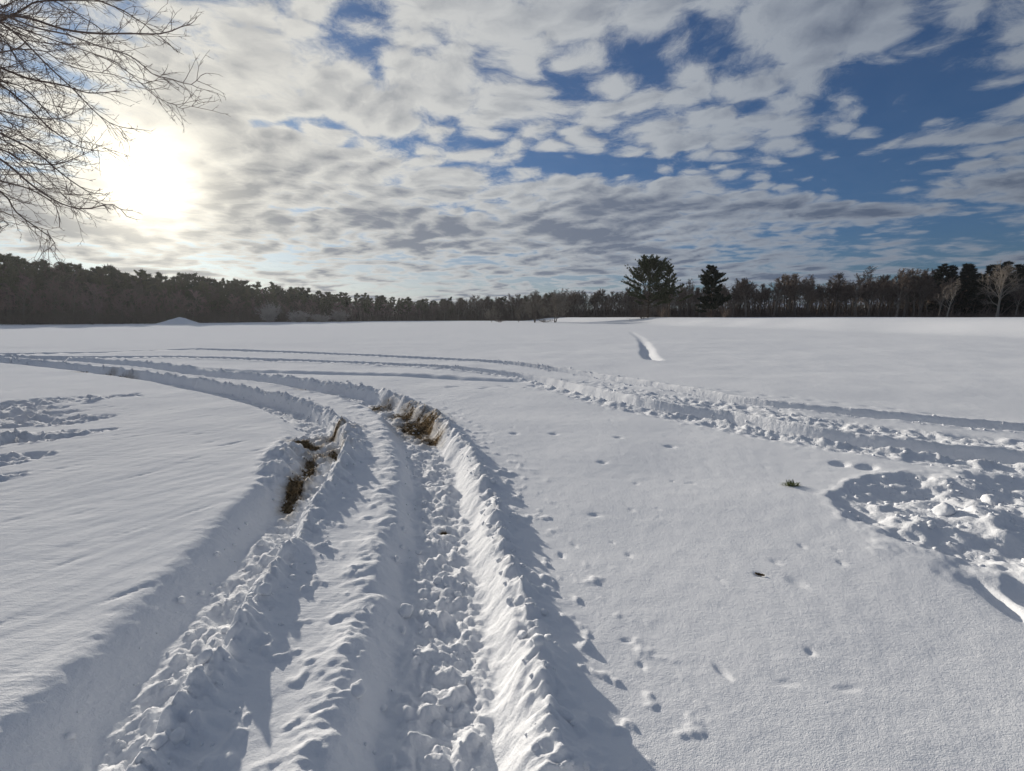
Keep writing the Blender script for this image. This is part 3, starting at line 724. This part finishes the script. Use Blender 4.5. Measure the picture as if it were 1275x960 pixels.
# ------------------------------------------------------------------ single trees, bushes and the mound out on the field
def build_field_things():
    sp = [(35.2, 130), (40.9, 131), (50.9, 128), (-6.8, 165), (2.2, 165), (6.8, 150), (12.9, 151), (136.0, 141), (-72.5, 150), (-64.5, 152), (-58.5, 155), (-56.0, 163), (-81, 122), (33.5, 129), (38.5, 129), (50.0, 127), (54, 127.5), (122, 141), (-4.0, 164.5), (9.8, 150)]
    z = ground_z(sp)
    def at(i): return (sp[i][0], sp[i][1], float(z[i]))
    Proto(pine(201, 13.5, 7.0, .20, 58, .75, 1.1, 'round', (17, .42, .055), 26, .02), TC, [BARK_PINE, NEEDLE]).place('pine_tree', at(0), .4, 1, 'broad spreading pine, left one of the close pair out on the field', 'tree')
    Proto(pine(202, 13.6, 4.8, .22, 42, .85, .9, 'odd', (15, .42, .055), 16, .03, .03), TC, [BARK_PINE, NEEDLE]).place('pine_tree', at(1), 1.4, 1, 'slim open pine with upswept boughs, right one of the close pair', 'tree')
    Proto(pine(203, 13.0, 5.2, .12, 74, .45, 1.4, 'odd', (18, .45, .07), 6, .03, .02), TC, [BARK_PINE, NEEDLE_DARK]).place('pine_tree', at(2), 2.2, 1, 'dense dark lone pine standing apart to the right of the pine pair', 'tree')
    for i, (H, sd, lab) in {3: (5.4, 211, 'small round bare tree, left of the two low ones at mid field'), 4: (5.8, 212, 'small bare tree, right of the two low ones at mid field'),
                            5: (9.6, 213, 'brown bare tree out on the field, left of a crowded pair'), 6: (9.8, 214, 'brown bare tree out on the field, right of a crowded pair')}.items():
        big = i > 4
        Proto(bare_tree(sd, H, .45 if big else .48, fork=.14, nl=12, n2=7, n3=6, n4=3, tw=.04, up=.05, stems=2 if big else 1), TC, [BARK_GREY, BARK_PALE]).place('bare_tree', at(i), sd, 1, lab, 'tree')
    Proto(bare_tree(221, 14.2, .46, trunk_r=.36, fork=.26, nl=13, n2=7, n3=6, n4=3, tw=.03, up=.05), TC, [BARK_PALE, BARK_GREY]).place('bare_tree', at(7), 1.0, 1, 'spreading bare tree with pale limbs before the black conifers', 'tree')
    Proto(bare_tree(222, 11.5, .34, fork=.26, nl=11, n2=7, n3=6, n4=3, tw=.028, up=.09), TC, [BARK_PALE, BARK_GREY]).place('bare_tree', at(17), 1.0, 1, 'greyish bare tree in front of the leftmost black conifer', 'tree')
    for i, s, lab in ((8, (1.25, 1.25, 1.55), 'tall pale bush at the foot of the left wood'), (9, (1.5, 1.3, .95), 'rounded pale bush right of the tall one'), (10, (1.2, 1.0, .7), 'lowest of the pale bushes along the left wood'), (11, (1.3, 1.2, 1.1), 'rightmost pale bush along the left wood')):
        SHRUB_PALE[i % 2].place('bush', at(i), i, s, lab, 'bush', 'pale bushes')
    for i, s, lab in ((13, (1.5, 1, .95), 'brown bush at the foot of the broad pine'), (14, (1.6, 1, .9), 'brown bush between the trunks of the pine pair'), (15, (.7, .7, .6), 'small bush left of the lone pine trunk'), (16, (.8, .7, .9), 'reddish bush right of the lone pine trunk'), (18, (1.4, 1, .35), 'low brush beside the small round bare tree'), (19, (1.6, 1, .35), 'low brush under the crowded pair of bare trees')):
        SHRUB[i % 3].place('bush', at(i), i, s, lab, 'bush', 'field bushes')
    # snow mound before the left wood
    n = 40; a = np.linspace(0, 2 * np.pi, n, endpoint=False); rr = np.linspace(0, 1, 14)
    Rr, A = np.meshgrid(rr, a, indexing='ij'); x = (Rr * np.cos(A)).ravel(); y = (Rr * np.sin(A)).ravel(); q = np.hypot(x, y)
    hgt = 1.45 * (1 - sstep(0.08, 1.0, q ** .8)) * (1 + .35 * fbm(x * 2.2 + 3, y * 2.2, 3, 5)) - 0.12 * q
    V = np.stack([x * 7.0, y * 4.5, hgt], 1); i = np.arange(13)[:, None] * n; j = np.arange(n)[None]; k = (j + 1) % n
    F = np.stack([i + j, i + n + j, i + n + k, i + k], -1).reshape(-1, 4)[:, ::-1]
    o = add('snow_mound', mesh_np('snow_mound', V, F[:, ::-1]), mat('snow', mat_snow), None, label='low white mound of piled snow before the left wood', category='mound'); o.location = at(12)


build_field_things()

# ------------------------------------------------------------------ the near tree reaching in from the left
NEAR_LIMBS = [
    [ (-6.58, 5.7, 5.04), (-5.81, 5.65, 4.76), (-5.28, 5.6, 4.67), (-5.04, 5.55, 4.65), (-4.78, 5.5, 4.57), (-4.51, 5.45, 4.47), (-4.12, 5.4, 4.4), (-3.79, 5.35, 4.37), (-3.44, 5.3, 4.34), (-3.21, 5.25, 4.37), (-3.08, 5.2, 4.37) ],
    [ (-7.11, 6.1, 4.87), (-6.06, 6.03, 4.75), (-5.41, 5.96, 4.89), (-5.18, 5.89, 4.95), (-4.86, 5.81, 4.93), (-4.27, 5.74, 4.88), (-3.94, 5.67, 4.87), (-3.68, 5.6, 4.92) ],
    [ (-6.26, 5.4, 5.14), (-5.48, 5.34, 4.75), (-4.99, 5.29, 4.42), (-4.8, 5.23, 4.29), (-4.59, 5.18, 4.09), (-4.39, 5.12, 3.9), (-4.16, 5.07, 3.7), (-3.93, 5.01, 3.47), (-3.71, 4.96, 3.35), (-3.51, 4.9, 3.31) ],
    [ (-5.91, 5.2, 4.8), (-5.06, 5.14, 4.53), (-4.5, 5.09, 4.32), (-4.14, 5.03, 4.23), (-3.83, 4.98, 4.11), (-3.47, 4.92, 3.99), (-3.26, 4.87, 3.82), (-3.04, 4.81, 3.75), (-2.84, 4.76, 3.69), (-2.71, 4.7, 3.74) ],
    [ (-6.81, 5.9, 4.68), (-5.97, 5.82, 4.4), (-5.47, 5.73, 4.24), (-5.11, 5.65, 4.1), (-4.71, 5.57, 4.01), (-4.36, 5.48, 3.89), (-3.96, 5.4, 3.88) ],
    [ (-6.43, 5.5, 4.47), (-5.58, 5.42, 4.05), (-5.12, 5.33, 3.87), (-4.82, 5.25, 3.66), (-4.5, 5.17, 3.38), (-4.18, 5.08, 3.2), (-3.91, 5.0, 3.14) ],
    [ (-6.94, 5.8, 3.65), (-6.09, 5.72, 3.46), (-5.49, 5.63, 3.4), (-5.14, 5.55, 3.24), (-4.79, 5.47, 3.2), (-4.43, 5.38, 3.26), (-4.19, 5.3, 3.32) ],
    [ (-6.31, 5.3, 3.7), (-5.56, 5.23, 3.38), (-5.04, 5.16, 3.13), (-4.74, 5.09, 2.91), (-4.44, 5.01, 2.72), (-4.13, 4.94, 2.61), (-3.76, 4.87, 2.63), (-3.58, 4.8, 2.51) ],
    [ (-6.73, 5.6, 3.42), (-5.91, 5.52, 3.15), (-5.35, 5.43, 2.89), (-5.14, 5.35, 2.66), (-4.83, 5.27, 2.46), (-4.64, 5.18, 2.34), (-4.71, 5.1, 2.23) ],
    [ (-7.2, 6.1, 4.36), (-6.31, 6.0, 4.07), (-5.7, 5.9, 3.86), (-5.26, 5.8, 3.74), (-4.82, 5.7, 3.7), (-4.56, 5.6, 3.74) ],
    [ (-5.8, 5.1, 3.84), (-5.08, 5.02, 3.45), (-4.72, 4.93, 3.28), (-4.43, 4.85, 3.14), (-4.12, 4.77, 2.91), (-3.82, 4.68, 2.73), (-3.64, 4.6, 2.69) ],
    [ (-6.61, 6.0, 5.53), (-5.68, 5.9, 5.23), (-4.91, 5.8, 5.1), (-4.18, 5.7, 4.81), (-3.83, 5.6, 4.6), (-3.49, 5.5, 4.32) ],
    [ (-6.37, 5.5, 4.32), (-5.65, 5.4, 4.05), (-5.15, 5.3, 3.93), (-4.75, 5.2, 3.81), (-4.46, 5.1, 3.55), (-4.24, 5.0, 3.33) ],
    [ (-6.78, 5.7, 3.37), (-6.01, 5.6, 3.14), (-5.4, 5.5, 3.03), (-4.98, 5.4, 2.92), (-4.66, 5.3, 2.74), (-4.56, 5.2, 2.52) ],
]


def build_near_tree():
    rg = np.random.default_rng(12)
    root = bpy.data.objects.new('bare_tree', None); COL.objects.link(root); root.location = (-8.3, 6.0, 0)
    root['label'] = 'near bare tree whose drooping twiggy limbs hang in from the upper left'; root['category'] = 'tree'
    off = np.array([-8.3, 6.0, 0.0])
    tr = Soup(); P = np.array([(0, 0, -.2), (.05, 0, .6), (.1, .05, 2), (.05, .1, 3.6), (.15, .05, 5.2), (.2, .2, 7), (.1, .4, 9), (.3, .3, 11)], float)
    tube(tr, smooth_poly(P, .3), np.interp(np.linspace(0, 1, len(smooth_poly(P, .3))), [0, .08, .5, 1], [.34, .25, .19, .05]), 12)
    add('trunk', tr.mesh('trunk', True), BARK_NEAR, root)
    tw = Soup()
    def twig(s, d, L, r, lev):
        p, rr = grow(rg, s, d, L, r, r * .45, 5 if lev == 0 else 3, .13, .035 if lev else .0)
        tube(tw, p, rr, 4 if lev == 0 else 3)
        if lev >= 2: return
        n = max(2, int(L / (.10 if lev == 0 else .075)))
        for i in range(n):
            t = .12 + .88 * (i + rg.random()) / n; m = len(p) - 1; k = min(int(t * m), m - 1); s2 = p[k] + (p[k + 1] - p[k]) * (t * m - k)
            twig(s2, spread_dir(rg, p[k + 1] - p[k], rg.uniform(.45, .95)), L * rg.uniform(.18, .46) * (1.1 - .5 * t), max(.002, r * .6), lev + 1)
    lines = [(np.array(l), 1.0) for l in NEAR_LIMBS]
    for l in NEAR_LIMBS:                                          # thinner companions
        l = np.array(l); n = len(l); t = np.linspace(0, 1, n)[:, None]
        lines.append((l * (1 - .0 * t) + np.array([rg.uniform(-.75, -.25), rg.uniform(-.5, .6), 0]) * t + np.array([0, 0, rg.uniform(-.30, .22)]) + rg.normal(size=(n, 3)) * .035, .62))
    for line, thin in lines:
        L0 = line - off; hz = L0[0][2]
        base = np.array([.1, .08, hz - .3 - .12 * rg.random()])
        pts = np.vstack([[base], [(base * .55 + L0[0] * .45) + np.array([0, 0, .12])], L0])
        P = smooth_poly(pts, .10); P += np.cumsum(rg.normal(size=P.shape) * .0022, 0)
        t = np.linspace(0, 1, len(P)); rad = np.interp(t, [0, .3, .62, 1], [.055, .030, .012, .003]) * rg.uniform(.7, 1.1) * thin
        lm = Soup(); tube(lm, P, rad, 6); add('limb', lm.mesh('limb', True), BARK_NEAR, root)
        m = len(P); tot = np.linalg.norm(np.diff(P, axis=0), axis=1).sum(); n = int(tot / .09)
        for i in range(n):
            u = .22 + .78 * (i + rg.random()) / n; k = min(int(u * (m - 1)), m - 2)
            d = P[min(k + 3, m - 1)] - P[max(k - 2, 0)]
            Lt = rg.uniform(.25, .95) * (1.15 - .75 * u)
            dd = spread_dir(rg, d, rg.uniform(.35, .8)); dd[1] *= .8
            twig(P[k], dd, Lt, max(.0028, rad[k] * .36), 0)
        twig(P[-1], P[-1] - P[-4], .18, .0032, 1)
    # limbs on the far side of the trunk, out of view
    for i in range(7):
        az = rg.uniform(2.0, 5.2); p, rr = grow(rg, (.12, .1, 3.5 + i), (math.cos(az), math.sin(az), .6), 3.2, .07, .012, 7, .12, .02)
        lm = Soup(); tube(lm, p, rr, 6); add('limb', lm.mesh('limb', True), BARK_NEAR, root)
        for j in range(10): twig(p[rg.integers(2, 8)], spread_dir(rg, p[-1] - p[0], .7), .7, .008, 1)
    add('twigs', tw.mesh('twigs'), BARK_NEAR, root)
    print('near twigs', tw.n)


build_near_tree()

# ------------------------------------------------------------------ small things on the snow
def clod_mesh(name, seed, sub=2):
    import bmesh
    bm = bmesh.new(); bmesh.ops.create_icosphere(bm, subdivisions=sub, radius=1.0)
    V = np.array([v.co[:] for v in bm.verts]); F = np.array([[v.index for v in f.verts] for f in bm.faces]); bm.free()
    rg = np.random.default_rng(seed)
    for i in range(7):                                            # broken faces
        d = unit(rg.normal(size=3)); c = rg.uniform(.55, .9); pr = V @ d; V = V - np.maximum(pr - c, 0)[:, None] * d * .85
    V *= (1 + .28 * pn(V[:, 0] * 1.6 + V[:, 2] * .7 + seed, V[:, 1] * 1.6 - V[:, 2], seed) + .12 * pn(V[:, 0] * 4 + V[:, 2], V[:, 1] * 4 + 3 * V[:, 2], seed + 1))[:, None]
    return V, F


CLODS = [(-1.30, 1.64, .040, 'finger shaped snow lump sticking up at the lower left corner'), (-1.35, 2.03, .050, 'pale snow clod on the left ridge beside a deep shadow'),
         (-1.38, 2.59, .042, 'flat topped snow clod right of the left ridge halfway up'), (-0.66, 1.95, .045, 'rough snow clod on the left lip of the right rut'),
         (-0.81, 2.55, .016, 'small lone snow clod on the strip between the ruts'), (-0.28, 1.95, .026, 'upright snow clod in the right rut floor'),
         (-0.30, 1.78, .026, 'rounded snow clod in the right rut nearest the camera'), (-0.24, 2.17, .022, 'snow clod at the foot of the right rut wall'),
         (-0.49, 3.09, .035, 'snow clod in the middle of the right rut floor'), (-0.62, 2.71, .050, 'long snow slab leaning into the right rut from the left'),
         (0.05, 2.30, .030, 'snow clod balanced on the right berm crest, nearest the camera'), (-0.01, 2.60, .030, 'snow clod on the right berm crest casting a long shadow'),
         (-0.10, 3.55, .032, 'one of a row of round clods on the right berm, lowest'), (-0.14, 3.74, .035, 'one of a row of round clods on the right berm, second lowest'),
         (-0.18, 3.95, .032, 'one of a row of round clods on the right berm, uppermost'), (3.81, 6.75, .06, 'pointed snow chunk at the near rim of the right hand ruts'),
         (4.52, 6.1, .08, 'blocky snow chunk thrown out of the right hand ruts'), (5.16, 6.02, .06, 'upright snow chunk between the right ruts and trampled hollow'),
         (3.58, 3.95, .09, 'pointed snow lump inside the trampled hollow'), (4.3, 4.3, .08, 'broad snow lump behind the pointed one in the hollow')]


def build_small():
    snow = mat('snow', mat_snow); rg = np.random.default_rng(77)
    z = ground_z([(c[0], c[1]) for c in CLODS])
    for i, ((x, y, r, lab), zz) in enumerate(zip(CLODS, z)):
        V, F = clod_mesh('c', 300 + i, 3); o = add('snow_clod', mesh_np('snow_clod', V * np.array([1, .85, .9]) * r, F), snow, None, label=lab, category='snow clod', group='loose snow clods')
        o.location = (x, y, zz + r * .35); o.rotation_euler = (rg.uniform(-.5, .5), rg.uniform(-.5, .5), rg.random() * 6.28)
    # countless crumbs along the ruts
    protos = [clod_mesh('c', 400 + i, 1) for i in range(6)]; pts = []
    for line, lo, hi, n, tmax in ((RUT_RIGHT, .40, .80, 620, 13), (RUT_LEFT, .25, .62, 420, 12), (RUT_RIGHT, -.25, .25, 260, 12), (RUT_LEFT, -.2, .3, 200, 10), (RUT_NEAR, -.9, 2.0, 620, 17), (RUT_FAR, -.6, .5, 260, 18)):
        P = smooth_poly(line, .1); seg = np.linalg.norm(np.diff(P, axis=0), axis=1); acc = np.concatenate([[0], np.cumsum(seg)])
        for i in range(n):
            t = rg.random() * tmax; k = min(np.searchsorted(acc, t), len(P) - 2); d = unit(P[k + 1] - P[k]); s = rg.uniform(lo, hi)
            pts.append((P[k][0] + d[1] * s, P[k][1] - d[0] * s))
    for i in range(260): pts.append((rg.normal() * .8 + 4.2, rg.normal() * .6 + 4.0))
    for i in range(160): pts.append((rg.normal() * 1.0 - 7.2, rg.normal() * 1.0 + 6.8))
    pa = np.array(pts); zz, _, rgh = snow_height(pa[:, 0].copy(), pa[:, 1].copy()); keep = rgh > .35; pts = [p for p, k in zip(pts, keep) if k]; zz = zz[keep]; q = Soup()
    for (x, y), z0 in zip(pts, zz):
        V, F = protos[rg.integers(6)]; r = min(.005 + rg.exponential(.009), .03) * (1 + .05 * math.hypot(x, y)); a = rg.random() * 6.28; c, sn = math.cos(a), math.sin(a)
        W = V * r * np.array([1, rg.uniform(.6, 1), rg.uniform(.5, .9)]); q.add(np.stack([W[:, 0] * c - W[:, 1] * sn + x, W[:, 0] * sn + W[:, 1] * c + y, W[:, 2] + z0 + r * .1], 1), F)
    add('snow_crumbs', q.mesh('snow_crumbs', True), snow, None, kind='stuff', label='loose crumbs of snow thrown along the tyre ruts', category='snow')

    # grass torn open in the ruts
    def mat_grass(c1, c2):
        def f(T, p, out):
            g = T.new('ShaderNodeNewGeometry'); T.put(p.inputs['Base Color'], T.mix(g.outputs['Random Per Island'], rgb(*c1), rgb(*c2))); p.inputs['Roughness'].default_value = .8
        return f
    gm = mat('dead_grass', mat_grass((0.055, 0.040, 0.020), (0.30, 0.215, 0.12)))
    gp = []
    for (cx, cy, rx, ry, am) in MUD[:-1]:
        for i in range(int(900 * am * rx * ry / .2) + 40):
            e = rg.normal(size=2) * .42; ro = R_(18) if rx < .6 else R_(-30); a, b = e[0] * rx, e[1] * ry
            gp.append((cx + a * math.cos(ro) - b * math.sin(ro), cy + a * math.sin(ro) + b * math.cos(ro)))
    gz, gmud, _ = snow_height(np.array([p[0] for p in gp]), np.array([p[1] for p in gp]))
    V = []; F = []
    for (x, y), z0, mu in zip(gp, gz, gmud):
        if mu < .45: continue
        d = unit([rg.normal() * .7 + .3, rg.normal() * .7 - .5, abs(rg.normal()) * .45 + .12]); L = rg.uniform(.03, .11); w = rg.uniform(.0015, .0035) * (1 if y < 9 else 2.5); sd = unit(np.cross(d, (0, 0, 1))) * w
        b0 = np.array([x, y, z0 - .005]); m = b0 + d * L * .6; t = b0 + d * L + np.array([0, 0, -L * .3]); k = len(V)
        V += [b0 - sd, b0 + sd, m + sd * .8, m - sd * .8, t]; F += [(k, k + 1, k + 2), (k, k + 2, k + 3), (k + 3, k + 2, k + 4)]
    add('torn_grass', mesh_np('torn_grass', np.array(V), np.array(F), False), gm, None, kind='stuff', label='torn brown turf and dead grass showing in the ruts', category='grass')
    # green tuft poking from the snow
    z0 = ground_z([(2.67, 4.59)])[0]; V = []; F = []
    for i in range(70):
        az = rg.random() * 6.28; d = unit([math.cos(az) + .4, math.sin(az) * .6, rg.uniform(.25, 1.1)]); L = rg.uniform(.05, .12); w = rg.uniform(.003, .006); sd = unit(np.cross(d, (0, 0, 1))) * w
        b0 = np.array([rg.normal() * .025, rg.normal() * .012, -.01]); m = b0 + d * L * .6; t = b0 + d * L + np.array([0, 0, -L * .35]); k = len(V)
        V += [b0 - sd, b0 + sd, m + sd * .8, m - sd * .8, t]; F += [(k, k + 1, k + 2), (k, k + 2, k + 3), (k + 3, k + 2, k + 4)]
    o = add('grass_tuft', mesh_np('grass_tuft', np.array(V), np.array(F), False), mat('green_grass', mat_grass((0.05, 0.075, 0.015), (0.17, 0.19, 0.045))), None, label='green grass tuft poking through the smooth snow on the right', category='grass tuft'); o.location = (2.67, 4.59, z0)
    # curled dead leaf
    n, m = 9, 5; u = np.linspace(0, 1, n); V = []; F = []
    for i in range(n):
        w = .014 * math.sin(math.pi * min(1, u[i] * .94 + .03)) ** .8 * (1 + .25 * math.sin(i * 2.3))
        for j in range(m):
            s = (j - 2) / 2; V.append((u[i] * .055 - .027, s * w, .008 + .012 * (u[i] - .4) ** 2 * 4 * .5 + abs(s) * .009))
    for i in range(n - 1):
        for j in range(m - 1): F.append((i * m + j, i * m + j + 1, (i + 1) * m + j + 1, (i + 1) * m + j))
    lf = add('dead_leaf', mesh_np('dead_leaf', np.array(V), np.array(F)), mat('dead_leaf', mat_bark((0.05, 0.035, 0.02), (0.13, 0.09, 0.05))), None, label='curled brown dead leaf lying on the snow at lower right', category='leaf')
    so_ = lf.modifiers.new('thickness', 'SOLIDIFY'); so_.thickness = .0012
    lf.location = (1.55, 2.93, ground_z([(1.55, 2.93)])[0] + .002); lf.rotation_euler = (.1, .1, -.5)


build_small()


# ------------------------------------------------------------------ thin winter haze between here and the woods
def build_haze():
    V = np.array([(x, y, z) for z in (-2.5, 30) for y in (-60, 420) for x in (-560, 560)], float)
    F = np.array([(0, 2, 3, 1), (4, 5, 7, 6), (0, 1, 5, 4), (2, 6, 7, 3), (0, 4, 6, 2), (1, 3, 7, 5)])
    m = bpy.data.materials.new('haze'); m.use_nodes = True; T = NT(m.node_tree); T.n.clear()
    out = T.new('ShaderNodeOutputMaterial'); v = T.new('ShaderNodeVolumePrincipled')
    v.inputs['Color'].default_value = (0.86, 0.90, 0.96, 1); v.inputs['Density'].default_value = 0.00012; v.inputs['Anisotropy'].default_value = 0.55
    T.l.new(v.outputs[0], out.inputs['Volume'])
    add('haze', mesh_np('haze', V, F, False), m, None, kind='stuff', label='thin pale haze over the field', category='haze')


build_haze()
